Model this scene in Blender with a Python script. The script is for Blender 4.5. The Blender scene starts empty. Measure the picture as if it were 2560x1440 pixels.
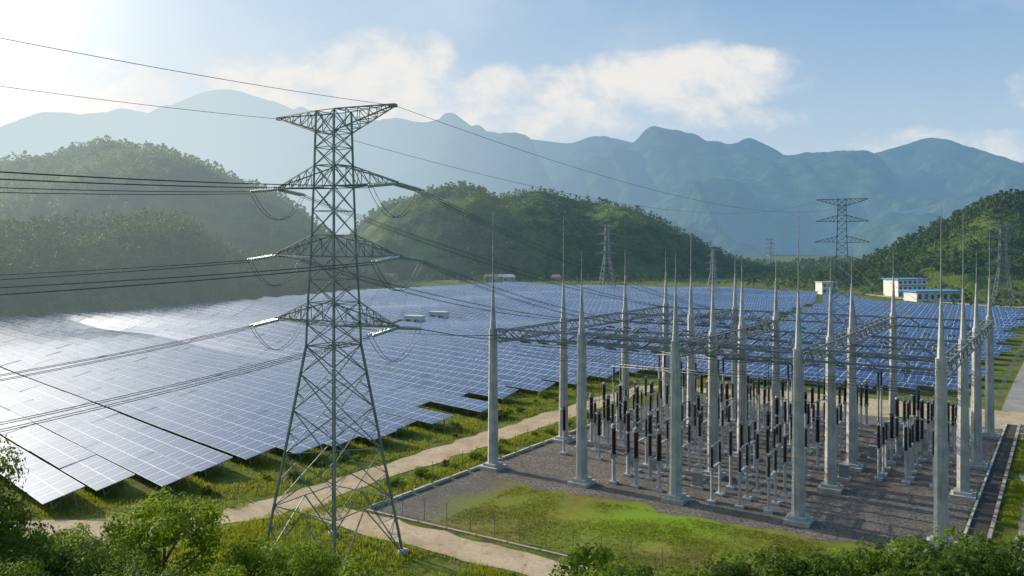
import bpy, math, random
import numpy as np
from mathutils import Vector, Matrix, noise as mnoise

random.seed(7)
RNG = np.random.default_rng(7)
scene = bpy.context.scene
COL = scene.collection
CAMZ = 25.0
F = 2000.0

def W(px, py, d):
    return Vector(((px - 1280) / F * d, d, CAMZ + (610 - py) / F * d))

O = (-2.1, 89.0); A = (.85, -.527); B = (.575, .818)
def ST(s, t, z=0.0):
    return Vector((O[0] + A[0]*s + B[0]*t, O[1] + A[1]*s + B[1]*t, z))
def toST(x, y):
    rx = x - O[0]; ry = y - O[1]
    return rx*.818 - ry*.575, .85*ry + .527*rx
ROT_A = math.atan2(A[1], A[0])

def sstep(a, b, x):
    t = np.clip((x - a) / (b - a), 0, 1)
    return t*t*(3 - 2*t)

def ground(x, y):
    x = np.asarray(x, float); y = np.asarray(y, float)
    s, t = toST(x, y)
    m = (1 - sstep(-70, -27, s)) * (1 - sstep(500, 600, y)) * (1 - sstep(200, 330, np.abs(x)))
    b = 1.1*np.sin(x*.05 + 1.3)*np.sin(y*.043 + .4) + .8*np.sin(x*.085 - y*.05) + .5*np.sin(x*.03 + y*.12)
    far = sstep(130, 260, y)
    h = m*b*(.05 + .45*far)
    e = np.maximum(0, 56 - y)
    h = h + .36*e*e/(e + 8)
    return h
def gz(x, y): return float(ground(x, y))

# ------------------------------------------------------------ node helper
class NT:
    def __init__(s, nt):
        s.nt = nt
    def n(s, typ, **kw):
        nd = s.nt.nodes.new(typ)
        for k, v in kw.items(): setattr(nd, k, v)
        return nd
    def put(s, sock, v):
        if isinstance(v, bpy.types.NodeSocket): s.nt.links.new(v, sock)
        elif v is not None:
            if isinstance(v, (tuple, list)) and len(v) == 3 and sock.type == 'RGBA': v = (*v, 1)
            sock.default_value = v
    def m(s, op, a, b=None, c=None, clamp=False):
        nd = s.n('ShaderNodeMath', operation=op, use_clamp=clamp)
        s.put(nd.inputs[0], a); s.put(nd.inputs[1], b)
        if c is not None: s.put(nd.inputs[2], c)
        return nd.outputs[0]
    def mix(s, fac, a, b, blend='MIX'):
        nd = s.n('ShaderNodeMix', data_type='RGBA', blend_type=blend)
        s.put(nd.inputs[0], fac); s.put(nd.inputs[6], a); s.put(nd.inputs[7], b)
        return nd.outputs[2]
    def mr(s, v, a, b, c=0.0, d=1.0, smooth=True):
        nd = s.n('ShaderNodeMapRange', interpolation_type='SMOOTHSTEP' if smooth else 'LINEAR')
        s.put(nd.inputs[0], v)
        for i, q in enumerate((a, b, c, d)): nd.inputs[i+1].default_value = q
        return nd.outputs[0]
    def noise(s, vec, scale, detail=4, rough=.55, dist=0.0):
        nd = s.n('ShaderNodeTexNoise')
        s.put(nd.inputs['Vector'], vec)
        nd.inputs['Scale'].default_value = scale; nd.inputs['Detail'].default_value = detail
        nd.inputs['Roughness'].default_value = rough; nd.inputs['Distortion'].default_value = dist
        return nd.outputs[0]
    def pos(s): return s.n('ShaderNodeNewGeometry').outputs['Position']
    def xyz(s, v):
        nd = s.n('ShaderNodeSeparateXYZ'); s.put(nd.inputs[0], v); return nd.outputs
    def bump(s, h, strength, dist):
        nd = s.n('ShaderNodeBump'); s.put(nd.inputs['Height'], h)
        nd.inputs['Strength'].default_value = strength; nd.inputs['Distance'].default_value = dist
        return nd.outputs[0]

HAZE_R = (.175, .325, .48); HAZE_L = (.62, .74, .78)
def haze(N, shader, L=3900.0, start=120.0, mult=1.0, kl=3.1):  # aerial haze painted in as emission, growing with distance, paler toward the sun side
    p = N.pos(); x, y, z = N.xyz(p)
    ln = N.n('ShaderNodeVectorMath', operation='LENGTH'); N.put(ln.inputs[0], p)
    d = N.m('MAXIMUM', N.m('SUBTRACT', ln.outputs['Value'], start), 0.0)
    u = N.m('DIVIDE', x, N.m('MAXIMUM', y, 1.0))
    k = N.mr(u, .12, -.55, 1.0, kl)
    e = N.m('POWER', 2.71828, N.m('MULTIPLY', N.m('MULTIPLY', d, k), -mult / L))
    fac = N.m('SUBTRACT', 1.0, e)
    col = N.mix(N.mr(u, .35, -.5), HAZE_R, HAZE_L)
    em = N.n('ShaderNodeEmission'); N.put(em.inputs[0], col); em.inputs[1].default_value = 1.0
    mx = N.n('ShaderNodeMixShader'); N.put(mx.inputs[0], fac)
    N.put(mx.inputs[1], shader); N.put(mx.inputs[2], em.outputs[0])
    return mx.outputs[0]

def begin(name):
    m = bpy.data.materials.new(name); m.use_nodes = True
    m.node_tree.nodes.clear()
    N = NT(m.node_tree)
    return m, N
def finish(N, sh):
    o = N.n('ShaderNodeOutputMaterial'); N.put(o.inputs[0], sh)
def principled(N, col, rough=.8, metal=0.0, normal=None, spec=.5):
    b = N.n('ShaderNodeBsdfPrincipled')
    N.put(b.inputs['Base Color'], col); N.put(b.inputs['Roughness'], rough)
    N.put(b.inputs['Metallic'], metal); b.inputs['Specular IOR Level'].default_value = spec
    if normal is not None: N.put(b.inputs['Normal'], normal)
    return b.outputs[0]

def mat_basic(name, c1, c2, scale=1.0, rough=.8, metal=0.0, bump=.3, bd=.02, hz=False, detail=5, spec=.5):
    m, N = begin(name)
    p = N.pos()
    f = N.noise(p, scale, detail, .6)
    f2 = N.noise(p, scale*7, 4, .6)
    ff = N.mr(N.m('ADD', N.m('MULTIPLY', f, .7), N.m('MULTIPLY', f2, .3)), .35, .65)
    col = N.mix(ff, c1, c2)
    sh = principled(N, col, rough, metal, N.bump(f2, bump, bd), spec)
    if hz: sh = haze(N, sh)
    finish(N, sh)
    return m

def mat_leaf(name, dark, light, sc=.6, hz=False, trans=.35, L=3900., mult=1.0):
    m, N = begin(name)
    p = N.pos()
    f = N.mr(N.noise(p, sc, 4, .65), .38, .64)
    f2 = N.noise(p, sc*9, 2, .6)
    rnd = N.n('ShaderNodeObjectInfo').outputs['Random']
    col = N.mix(f, dark, light)
    col = N.mix(N.m('MULTIPLY', f2, .4), col, (light[0]*1.3, light[1]*1.15, light[2]*.7))
    col = N.mix(N.m('MULTIPLY', rnd, .3), col, (dark[0]*1.2, dark[1], dark[2]))
    b = principled(N, col, .6, 0, None, .25)
    t = N.n('ShaderNodeBsdfTranslucent'); N.put(t.inputs[0], N.mix(.6, col, (min(1, light[0]*2.4), min(1, light[1]*2.2), light[2]*.8)))
    mx = N.n('ShaderNodeMixShader'); mx.inputs[0].default_value = trans
    N.put(mx.inputs[1], b); N.put(mx.inputs[2], t.outputs[0])
    sh = mx.outputs[0]
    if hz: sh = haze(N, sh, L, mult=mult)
    finish(N, sh)
    return m

# ------------------------------------------------------------ materials
M_steel_dark = mat_basic('galvanised_steel_weathered', (.13, .165, .15), (.24, .28, .255), 1.5, .5, .3, .1)
M_steel = mat_basic('galvanised_steel', (.26, .285, .30), (.40, .425, .44), 1.2, .5, .3, .1)
M_post = mat_basic('galvanised_post', (.36, .38, .39), (.50, .52, .53), 1.2, .55, .15, .1)
M_beam = mat_basic('gantry_beam_steel', (.13, .155, .17), (.22, .25, .265), 1.2, .5, .3, .1)
M_steel_far = mat_basic('galvanised_steel_far', (.13, .16, .16), (.2, .23, .23), .5, .6, .3, .1, hz=True)
M_tube = mat_basic('aluminium_tube', (.16, .17, .18), (.24, .25, .26), 1.2, .55, .3, .1)
def mat_conc():
    m, N = begin('concrete_column')
    p = N.pos(); x, y, z = N.xyz(p)
    cv = N.n('ShaderNodeCombineXYZ'); N.put(cv.inputs[0], N.m('MULTIPLY', x, 4.0)); N.put(cv.inputs[1], N.m('MULTIPLY', y, 4.0)); N.put(cv.inputs[2], N.m('MULTIPLY', z, .25))
    st = N.noise(cv.outputs[0], 1.2, 5, .6); f = N.noise(p, 6, 5, .65); g = N.noise(p, .8, 4, .6)
    c = N.mix(N.mr(g, .35, .65), (.37, .37, .35), (.52, .515, .485))
    c = N.mix(N.m('MULTIPLY', N.mr(st, .5, .68), .55), c, (.20, .20, .19))
    c = N.mix(N.m('MULTIPLY', N.mr(f, .5, .8), .3), c, (.26, .25, .23))
    finish(N, principled(N, c, .85, 0, N.bump(f, .4, .01), .3)); return m
M_conc = mat_conc()
M_found = mat_basic('concrete_footing', (.36, .34, .31), (.52, .49, .45), 1.5, .9, 0, .5, .02)
M_wire = mat_basic('conductor_aluminium', (.06, .065, .07), (.10, .105, .11), 2, .5, .5, 0)
M_black = mat_basic('insulator_dark_porcelain', (.010, .009, .010), (.024, .019, .018), 3, .25, 0, .1)
M_glass = mat_basic('insulator_glass', (.30, .40, .36), (.48, .56, .51), 3, .3, 0, .1)
M_greyins = mat_basic('insulator_grey_porcelain', (.13, .16, .16), (.22, .25, .25), 3, .35, 0, .1)
M_box = mat_basic('cabinet_paint', (.22, .235, .24), (.32, .33, .33), 2, .5, 0, .1)
M_white = mat_basic('painted_render_white', (.52, .52, .49), (.68, .67, .63), .6, .8, 0, .1, hz=True)
M_muted = mat_basic('painted_render_muted', (.34, .33, .30), (.46, .44, .40), .6, .8, 0, .1, hz=True)
M_redroof = mat_basic('roof_tile_red', (.22, .11, .08), (.34, .19, .14), .6, .8, 0, .1, hz=True)
M_cream = mat_basic('painted_render_cream', (.66, .63, .54), (.76, .73, .63), .6, .8, 0, .1, hz=True)
M_blue = mat_basic('roof_sheet_blue', (.06, .24, .50), (.10, .34, .62), .5, .5, 0, .1, hz=True)
M_win = mat_basic('window_glass_dark', (.03, .05, .07), (.06, .09, .12), .5, .15, 0, 0, hz=True)
M_brick = mat_basic('kerb_brick_pink', (.36, .24, .19), (.50, .37, .30), 2.5, .9, 0, .5, .02)
M_dark = mat_basic('channel_bottom', (.02, .02, .018), (.05, .045, .035), 1.5, .9)
M_bark = mat_basic('bark', (.06, .045, .03), (.13, .10, .07), 4, .9, 0, .8, .02)
M_leafA = mat_leaf('foliage_bright', (.024, .065, .010), (.14, .22, .022), .9, trans=.47)
M_leafB = mat_leaf('foliage_deep', (.016, .042, .008), (.08, .135, .016), .9, trans=.4)
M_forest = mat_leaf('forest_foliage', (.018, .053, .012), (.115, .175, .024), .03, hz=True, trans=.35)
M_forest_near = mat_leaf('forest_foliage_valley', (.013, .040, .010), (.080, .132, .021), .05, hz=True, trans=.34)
M_grassblade = mat_leaf('grass_blades', (.065, .10, .012), (.21, .25, .03), .12, trans=.42)

def mat_ground():
    m, N = begin('meadow_ground')
    p = N.pos()
    a = N.noise(p, .035, 6, .6); b = N.noise(p, .4, 6, .65); c = N.noise(p, 3.5, 5, .7)
    g = N.mix(N.mr(b, .35, .65), (.055, .088, .014), (.155, .19, .028))
    g = N.mix(N.m('MULTIPLY', N.mr(a, .48, .68), .7), g, (.22, .20, .06))
    g = N.mix(N.m('MULTIPLY', N.mr(N.noise(p, .15, 7, .7), .56, .68), .7), g, (.19, .14, .07))
    g = N.mix(N.m('MULTIPLY', N.mr(c, .4, .75), .55), g, (.035, .05, .013))
    sh = principled(N, g, .95, 0, N.bump(N.m('ADD', c, b), .8, .2), .1)
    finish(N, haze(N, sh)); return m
M_ground = mat_ground()

def mat_hillside(name, L=3900., mult=1.0):
    m, N = begin(name)
    p = N.pos()
    a = N.noise(p, .016, 6, .6); b = N.noise(p, .1, 8, .78); c = N.noise(p, .6, 5, .75)
    g = N.mix(N.mr(b, .40, .60), (.018, .055, .013), (.115, .175, .026))
    g = N.mix(N.m('MULTIPLY', N.mr(a, .46, .60), .8), g, (.22, .29, .042))
    g = N.mix(N.m('MULTIPLY', N.mr(N.noise(p, .03, 8, .75), .61, .69), .65), g, (.30, .22, .11))
    g = N.mix(N.m('MULTIPLY', N.mr(c, .45, .65), .65), g, (.016, .04, .010))
    sh = principled(N, g, .95, 0, N.bump(N.m('ADD', b, c), 1.0, 3.0), .05)
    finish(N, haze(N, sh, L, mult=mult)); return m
M_hill = mat_hillside('wooded_hillside')

def mat_mountain(L, nm, kl=3.6):
    m, N = begin(nm)
    p = N.pos()
    a = N.noise(p, .0022, 8, .65); b = N.noise(p, .014, 8, .75)
    g = N.mix(N.mr(a, .42, .6), (.02, .06, .025), (.10, .16, .04))
    g = N.mix(N.m('MULTIPLY', N.mr(b, .48, .62), .7), g, (.24, .28, .07))
    g = N.mix(N.m('MULTIPLY', N.mr(b, .48, .36), .6), g, (.01, .03, .015))
    sh = principled(N, g, .95, 0, N.bump(b, 1.0, 40.0), .0)
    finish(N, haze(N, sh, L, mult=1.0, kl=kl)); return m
M_mount = mat_mountain(2150., 'mountain_slopes'); M_spur = mat_mountain(1700., 'mountain_spur_slopes')

def mat_dirt(name, c1, c2, c3):
    m, N = begin(name)
    p = N.pos()
    a = N.noise(p, .25, 6, .6); b = N.noise(p, 2.2, 6, .7); c = N.noise(p, 14, 3, .7)
    g = N.mix(N.mr(a, .35, .65), c1, c2)
    g = N.mix(N.m('MULTIPLY', N.mr(b, .45, .7), .6), g, c3)
    g = N.mix(N.m('MULTIPLY', N.mr(N.noise(p, .7, 7, .75), .56, .66), .7), g, (c3[0]*.6, c3[1]*.75, c3[2]*.4))
    g = N.mix(N.m('MULTIPLY', N.mr(c, .5, .8), .4), g, (c2[0]*1.3, c2[1]*1.3, c2[2]*1.3))
    sh = principled(N, g, .95, 0, N.bump(N.m('ADD', b, c), .7, .08), .1)
    finish(N, sh); return m
M_road = mat_dirt('dirt_track', (.42, .31, .20), (.55, .425, .295), (.31, .23, .145))
M_sand = mat_dirt('sandy_soil', (.38, .305, .19), (.50, .41, .28), (.26, .225, .12))
M_pave = mat_dirt('asphalt_service_road', (.26, .25, .235), (.34, .325, .30), (.20, .19, .175))

def gravel_col(N, p):
    v = N.n('ShaderNodeTexVoronoi'); N.put(v.inputs['Vector'], p); v.inputs['Scale'].default_value = 7.0
    a = N.noise(p, .25, 5, .6)
    x = N.xyz(v.outputs['Color'])[0]
    g = N.mix(x, (.055, .048, .042), (.24, .21, .185))
    g = N.mix(N.m('MULTIPLY', N.mr(a, .4, .65), .55), g, (.088, .076, .065))
    return g, N.m('SUBTRACT', 1.0, v.outputs['Distance'])
def mat_gravel():
    m, N = begin('crushed_stone_gravel')
    g, h = gravel_col(N, N.pos())
    finish(N, principled(N, g, .9, 0, N.bump(h, .35, .04), .2)); return m
M_gravel = mat_gravel()

def mat_yardgrass():
    m, N = begin('yard_grass')
    p = N.pos(); x, y, z = N.xyz(p)
    a = N.noise(p, .12, 5, .6); b = N.noise(p, .9, 6, .7); c = N.noise(p, 5, 4, .7)
    g = N.mix(N.mr(b, .32, .68), (.13, .115, .03), (.24, .21, .045))
    g = N.mix(N.mr(a, .38, .62), g, (.16, .195, .03))
    dx = N.m('SUBTRACT', x, 13.0); dy = N.m('SUBTRACT', y, 71.5)
    rr = N.m('SQRT', N.m('ADD', N.m('MULTIPLY', dx, dx), N.m('MULTIPLY', N.m('MULTIPLY', dy, dy), 2.2)))
    patch = N.m('MULTIPLY', N.mr(N.m('ADD', rr, N.m('MULTIPLY', b, 8.0)), 16, 5), .85)
    gr, gh = gravel_col(N, p)
    bare = N.mr(N.m('ADD', N.m('ADD', x, N.m('MULTIPLY', N.m('SUBTRACT', 79.0, y), .55)), N.m('MULTIPLY', a, 12.0)), 6.5, -1.0)
    g = N.mix(bare, g, N.mix(.35, gr, (.15, .15, .14)))
    dry = N.mr(N.noise(p, .3, 6, .7), .50, .68)
    g = N.mix(N.m('MULTIPLY', dry, .5), g, (.14, .11, .055))
    g = N.mix(patch, g, (.18, .32, .02))
    g = N.mix(N.m('MULTIPLY', N.mr(c, .5, .75), .4), g, (.06, .06, .02))
    sh = principled(N, g, .95, 0, N.bump(N.m('ADD', N.m('ADD', c, b), N.m('MULTIPLY', gh, bare)), .6, .08), .1)
    finish(N, sh); return m
M_yardgrass = mat_yardgrass()

def mat_panel():
    m, N = begin('photovoltaic_glass')
    uv = N.n('ShaderNodeUVMap').outputs[0]
    u, v, _ = N.xyz(uv)
    def line(c, mod, w):
        return N.m('GREATER_THAN', N.m('ABSOLUTE', N.m('SUBTRACT', N.m('FRACT', N.m('DIVIDE', c, mod)), .5)), .5 - w/mod)
    ln = N.m('MAXIMUM', N.m('MAXIMUM', line(u, 2.15, .055), line(v, 1.86, .045)), N.m('MULTIPLY', line(u, 1.075, .02), .8))
    p = N.pos()
    a = N.noise(p, .03, 4, .6); b = N.noise(p, .5, 3, .6)
    cell = N.mix(N.mr(a, .35, .65), (.006, .030, .105), (.010, .044, .150))
    cell = N.mix(N.m('MULTIPLY', b, .12), cell, (.03, .07, .16))
    col = N.mix(ln, cell, (.56, .60, .64))
    bs = N.n('ShaderNodeBsdfPrincipled')
    N.put(bs.inputs['Base Color'], col)
    N.put(bs.inputs['Roughness'], N.mr(b, .3, .7, .18, .30))
    bs.inputs['Specular IOR Level'].default_value = .5
    bs.inputs['Coat Weight'].default_value = .55; bs.inputs['Coat Roughness'].default_value = .2
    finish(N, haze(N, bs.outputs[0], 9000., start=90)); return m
M_panel = mat_panel()

# ------------------------------------------------------------ mesh builder
class MB:
    def __init__(s): s.v = []; s.f = []
    def add(s, vs, fs):
        k = len(s.v); s.v += [tuple(v) for v in vs]; s.f += [tuple(i + k for i in f) for f in fs]
    def box(s, c, size, rz=0.0):
        x, y, z = [q/2 for q in size]; cs, sn = math.cos(rz), math.sin(rz)
        vs = []
        for dz in (-z, z):
            for dx, dy in ((-x, -y), (x, -y), (x, y), (-x, y)):
                vs.append((c[0] + dx*cs - dy*sn, c[1] + dx*sn + dy*cs, c[2] + dz))
        s.add(vs, [(3,2,1,0), (4,5,6,7), (0,1,5,4), (1,2,6,5), (2,3,7,6), (3,0,4,7)])
    def cone(s, p0, p1, r0, r1, n=8, caps=True, ph=0.0):
        p0 = Vector(p0); p1 = Vector(p1); d = (p1 - p0)
        if d.length < 1e-6: return
        d.normalize()
        up = Vector((0, 0, 1)) if abs(d.z) < .95 else Vector((1, 0, 0))
        e1 = d.cross(up).normalized(); e2 = d.cross(e1)
        vs = []
        for p, r in ((p0, r0), (p1, r1)):
            for i in range(n):
                a = 2*math.pi*i/n + ph
                vs.append(p + e1*math.cos(a)*r + e2*math.sin(a)*r)
        fs = [(i, (i+1) % n, n + (i+1) % n, n + i) for i in range(n)]
        if caps: fs += [tuple(range(n))[::-1], tuple(range(n, 2*n))]
        s.add(vs, fs)
    def bar(s, p0, p1, w): s.cone(p0, p1, w*.7, w*.7, 4, False, math.pi/4)
    def tube(s, pts, r, n=5):
        pts = [Vector(p) for p in pts]
        vs = []
        for i, p in enumerate(pts):
            d = (pts[min(i+1, len(pts)-1)] - pts[max(i-1, 0)]).normalized()
            up = Vector((0, 0, 1)) if abs(d.z) < .95 else Vector((1, 0, 0))
            e1 = d.cross(up).normalized(); e2 = d.cross(e1)
            rr = r[i] if isinstance(r, (list, tuple)) else r
            for k in range(n):
                a = 2*math.pi*k/n
                vs.append(p + e1*math.cos(a)*rr + e2*math.sin(a)*rr)
        fs = []
        for i in range(len(pts)-1):
            for k in range(n):
                fs.append((i*n+k, i*n+(k+1) % n, (i+1)*n+(k+1) % n, (i+1)*n+k))
        fs += [tuple(range(n))[::-1], tuple(range((len(pts)-1)*n, len(pts)*n))]
        s.add(vs, fs)
    def stack(s, p0, p1, r, rs, n=12, sheds=12):
        p0 = Vector(p0); p1 = Vector(p1)
        for i in range(sheds):
            a = p0.lerp(p1, i/sheds); b = p0.lerp(p1, (i+.55)/sheds); c = p0.lerp(p1, (i+1)/sheds)
            s.cone(a, b, rs, r, n, False); s.cone(b, c, r, r, n, False)
            s.cone(a, a.lerp(b, .01), r, rs, n, False)
        s.cone(p1, p1.lerp(p0, .01), r, r, n, True)
    def mesh(s, name, mat, smooth=False):
        me = bpy.data.meshes.new(name); me.from_pydata(s.v, [], s.f); me.materials.append(mat)
        if smooth:
            me.polygons.foreach_set('use_smooth', [True]*len(me.polygons))
        me.update(); return me

def link(name, data, loc=None, mtx=None, parent=None, label=None, cat=None, kind=None, group=None):
    o = bpy.data.objects.new(name, data); COL.objects.link(o)
    if parent is not None: o.parent = parent
    if mtx is not None: o.matrix_basis = mtx
    elif loc is not None: o.location = loc
    if label: o['label'] = label
    if cat: o['category'] = cat
    if kind: o['kind'] = kind
    if group: o['group'] = group
    return o
def TR(loc, rz=0.0, sc=1.0):
    return Matrix.Translation(Vector(loc)) @ Matrix.Rotation(rz, 4, 'Z') @ Matrix.Scale(sc, 4)
def place(name, parts, mtx, label, cat, group=None):
    root = link(name, None, mtx=mtx, label=label, cat=cat, group=group)
    root.empty_display_size = .3
    for pn, me, *loc in parts:
        link(pn, me, parent=root, mtx=(loc[0] if loc else None))
    return root
def npmesh(name, V, Fc, mat, uv=None, smooth=False):
    me = bpy.data.meshes.new(name)
    me.from_pydata(V.tolist() if len(V) < 5000 else V, [], Fc.tolist())
    me.materials.append(mat)
    if uv is not None:
        l = me.uv_layers.new(name='UVMap'); l.data.foreach_set('uv', uv.astype(np.float32).ravel())
    if smooth: me.polygons.foreach_set('use_smooth', [True]*len(me.polygons))
    me.update(); return me

# ------------------------------------------------------------ world
SUN_AZ = math.radians(-56); SUN_EL = math.radians(23)
SUND = Vector((math.sin(SUN_AZ)*math.cos(SUN_EL), math.cos(SUN_AZ)*math.cos(SUN_EL), math.sin(SUN_EL)))
def make_world():
    w = bpy.data.worlds.new('World'); scene.world = w; w.use_nodes = True
    w.node_tree.nodes.clear(); N = NT(w.node_tree)
    sky = N.n('ShaderNodeTexSky', sky_type='NISHITA'); sky.sun_disc = False
    sky.sun_elevation = SUN_EL; sky.sun_rotation = SUN_AZ % (2*math.pi)
    sky.air_density = 1.0; sky.dust_density = 1.2; sky.ozone_density = 1.5; sky.altitude = 200
    tc = N.n('ShaderNodeTexCoord').outputs['Generated']
    x, y, z = N.xyz(tc)
    yy = N.m('MAXIMUM', y, .08)
    u = N.m('DIVIDE', x, yy); v = N.m('DIVIDE', z, yy)
    dt = N.n('ShaderNodeVectorMath', operation='DOT_PRODUCT'); N.put(dt.inputs[0], tc); dt.inputs[1].default_value = SUND
    sd = N.m('MAXIMUM', dt.outputs['Value'], 0.0)
    K = 1/.14
    def C(r, g, b): return (r*K, g*K, b*K)
    hor = N.m('POWER', N.m('SUBTRACT', 1.0, N.m('MINIMUM', N.m('MULTIPLY', N.m('ABSOLUTE', z), 2.4), 1.0)), 1.5)
    base = N.mix(.6, sky.outputs[0], C(.13, .38, .70))
    hc = N.mix(N.m('POWER', sd, 1.5), C(.62, .72, .80), C(.94, .91, .84))
    c = N.mix(N.m('MULTIPLY', hor, .90, clamp=True), base, hc)
    c = N.mix(N.m('MULTIPLY', N.m('POWER', sd, 3.0), .8, clamp=True), c, C(.84, .91, .90))
    cv = N.n('ShaderNodeCombineXYZ'); N.put(cv.inputs[0], u); N.put(cv.inputs[1], N.m('MULTIPLY', v, 1.5)); cv.inputs[2].default_value = .37
    nz = N.noise(cv.outputs[0], 7.0, 12, .62, .2)
    nz2 = N.noise(cv.outputs[0], 3.5, 6, .55)
    # (bearing x, bearing y, radius x, radius y) of the cloud banks
    ell = [(930,250,380,130),(920,150,130,95),(1060,165,110,80),(790,225,260,85),(1240,225,130,70),(1430,230,200,75),
           (1620,200,230,75),(1800,160,190,62),(1700,220,350,80),(1330,285,440,90),(1000,290,560,80),
           (2600,225,90,70),(2480,365,380,60),(330,230,540,100),(1640,290,420,55)]
    dens = None
    for px, py, rx, ry in ell:
        du = N.m('DIVIDE', N.m('SUBTRACT', u, (px-1280)/F), rx/F)
        dv = N.m('DIVIDE', N.m('SUBTRACT', v, (610-py)/F), ry/F)
        q = N.m('SUBTRACT', 1.0, N.m('ADD', N.m('MULTIPLY', du, du), N.m('MULTIPLY', dv, dv)))
        dens = q if dens is None else N.m('MAXIMUM', dens, q)
    dens = N.m('MAXIMUM', N.m('MINIMUM', dens, .6), -1.5)
    den = N.m('ADD', N.m('MULTIPLY', dens, 1.0), N.m('MULTIPLY', N.m('SUBTRACT', nz, .48), 3.8))
    al = N.m('MULTIPLY', N.mr(den, -.05, 1.05), .78)
    front = N.m('GREATER_THAN', y, .08)
    shade = N.mr(N.m('ADD', N.m('MULTIPLY', nz, .75), N.m('MULTIPLY', nz2, .25)), .42, .60)
    cc = N.mix(shade, C(.76, .79, .81), C(.96, .91, .84))
    c = N.mix(N.m('MULTIPLY', N.m('MULTIPLY', N.mr(nz2, .45, .75), .3), front), c, C(.82, .85, .87))
    c = N.mix(N.m('MULTIPLY', al, front), c, cc)
    au = N.m('MULTIPLY', N.m('POWER', sd, 26.0), 6.5*K)
    cx = N.n('ShaderNodeCombineXYZ')
    for i, q in enumerate((1.0, .95, .86)): N.put(cx.inputs[i], N.m('MULTIPLY', au, q))
    c = N.mix(1.0, c, cx.outputs[0], 'ADD')
    bg = N.n('ShaderNodeBackground'); N.put(bg.inputs[0], c); bg.inputs[1].default_value = .14
    o = N.n('ShaderNodeOutputWorld'); N.put(o.inputs[0], bg.outputs[0])
make_world()
sl = bpy.data.lights.new('sun', 'SUN'); sl.energy = 5.0; sl.angle = math.radians(.55); sl.color = (1.0, .89, .69)
so = bpy.data.objects.new('sun', sl); COL.objects.link(so)
so.rotation_mode = 'QUATERNION'; so.rotation_quaternion = (-SUND).to_track_quat('-Z', 'Y')

# ------------------------------------------------------------ camera
cd = bpy.data.cameras.new('camera'); cam = bpy.data.objects.new('camera', cd); COL.objects.link(cam)
cam.location = (0, 0, CAMZ); cam.rotation_euler = (math.pi/2, 0, 0)
cd.sensor_width = 36; cd.lens = 36*F/2560; cd.shift_y = -110/2560; cd.clip_start = .5; cd.clip_end = 40000
scene.camera = cam
scene.view_settings.view_transform = 'Standard'

# ------------------------------------------------------------ ground sheet
def stretch(lo, hi, step, outer):
    c = list(np.arange(lo, hi + .1, step)); st = step
    l = lo; r = hi; L = []; R = []
    while l > -outer: st *= 1.35; l -= st; L.append(l)
    st = step
    while r < outer: st *= 1.35; r += st; R.append(r)
    return np.array(L[::-1] + c + R)
gx = stretch(-260, 260, 4, 14000); gy = stretch(-20, 520, 4, 14000)
X, Y = np.meshgrid(gx, gy); Zg = ground(X, Y)
Zg = np.where((np.abs(X) > 1000) | (Y > 1000) | (Y < -60), np.minimum(Zg, 0) + np.where(Y < -60, 18, 0), Zg)
nx, ny = len(gx), len(gy)
idx = np.arange(nx*ny).reshape(ny, nx)
Fq = np.stack([idx[:-1, :-1], idx[:-1, 1:], idx[1:, 1:], idx[1:, :-1]], -1).reshape(-1, 4)
link('ground', npmesh('ground', np.stack([X, Y, Zg], -1).reshape(-1, 3), Fq, M_ground, smooth=True),
     label='grassy valley floor with patches of bare soil', cat='ground', kind='structure')

def strip(name, pts, width, mat, off, label, cat, wob=.25, kind='structure'):
    P = [Vector((p[0], p[1], 0)) for p in pts]
    dense = []
    for i in range(len(P)-1):
        n = max(1, int((P[i+1]-P[i]).length/1.5))
        p0 = P[max(i-1, 0)]; p3 = P[min(i+2, len(P)-1)]
        for k in range(n):
            t = k/n
            a, b = P[i], P[i+1]
            q = .5*((2*a) + (-p0 + b)*t + (2*p0 - 5*a + 4*b - p3)*t*t + (-p0 + 3*a - 3*b + p3)*t**3)
            dense.append(q)
    dense.append(P[-1])
    mb = MB(); vs = []; K = 6
    for i, p in enumerate(dense):
        d = (dense[min(i+1, len(dense)-1)] - dense[max(i-1, 0)]).normalized(); nrm = Vector((-d.y, d.x, 0))
        w = width
        wl = w/2 + wob*mnoise.noise(p*.35) * 2; wr = w/2 + wob*mnoise.noise(p*.35 + Vector((9, 3, 1))) * 2
        for k in range(K+1):
            f = k/K
            q = p + nrm*(wl*(1-f) - wr*f)
            vs.append((q.x, q.y, gz(q.x, q.y) + off))
    fs = []
    for i in range(len(dense)-1):
        for k in range(K):
            a = i*(K+1)+k; fs.append((a, a+K+1, a+K+2, a+1))
    mb.add(vs, fs)
    return link(name, mb.mesh(name, mat), label=label, cat=cat, kind=kind)

def xy(s, t): v = ST(s, t); return (v.x, v.y)
strip('dirt_road', [(-52, 72), (-42, 70), (-33, 70), xy(-11.0, -27), xy(-9.4, -18), xy(-9.0, -5), xy(-8.6, 20), xy(-8.0, 50), xy(-5, 57), xy(10, 60), xy(40, 61), xy(70, 61)],
      4.6, M_road, .03, 'pale dirt track between solar field and substation', 'dirt road', .6)
strip('dirt_path', [xy(-8, -18.5), xy(-3, -20.5), xy(10, -20.8), xy(25, -20.9), xy(34, -21)], 3.9, M_road, .045, 'narrow dirt track passing in front of the fenced substation', 'dirt path', .4)
strip('service_road', [xy(47, 66), xy(47, 100), xy(47.5, 160), xy(48, 235), xy(58, 300)], 6, M_pave, .05, 'grey paved service road beside the solar field fence', 'road', .05)
strip('sandy_path', [xy(52.5, -16), xy(52, 10), xy(51.5, 35), xy(50, 55), xy(48, 68)], 7.0, M_sand, .04, 'sandy track beside the drainage channel', 'path', .5)
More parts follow.
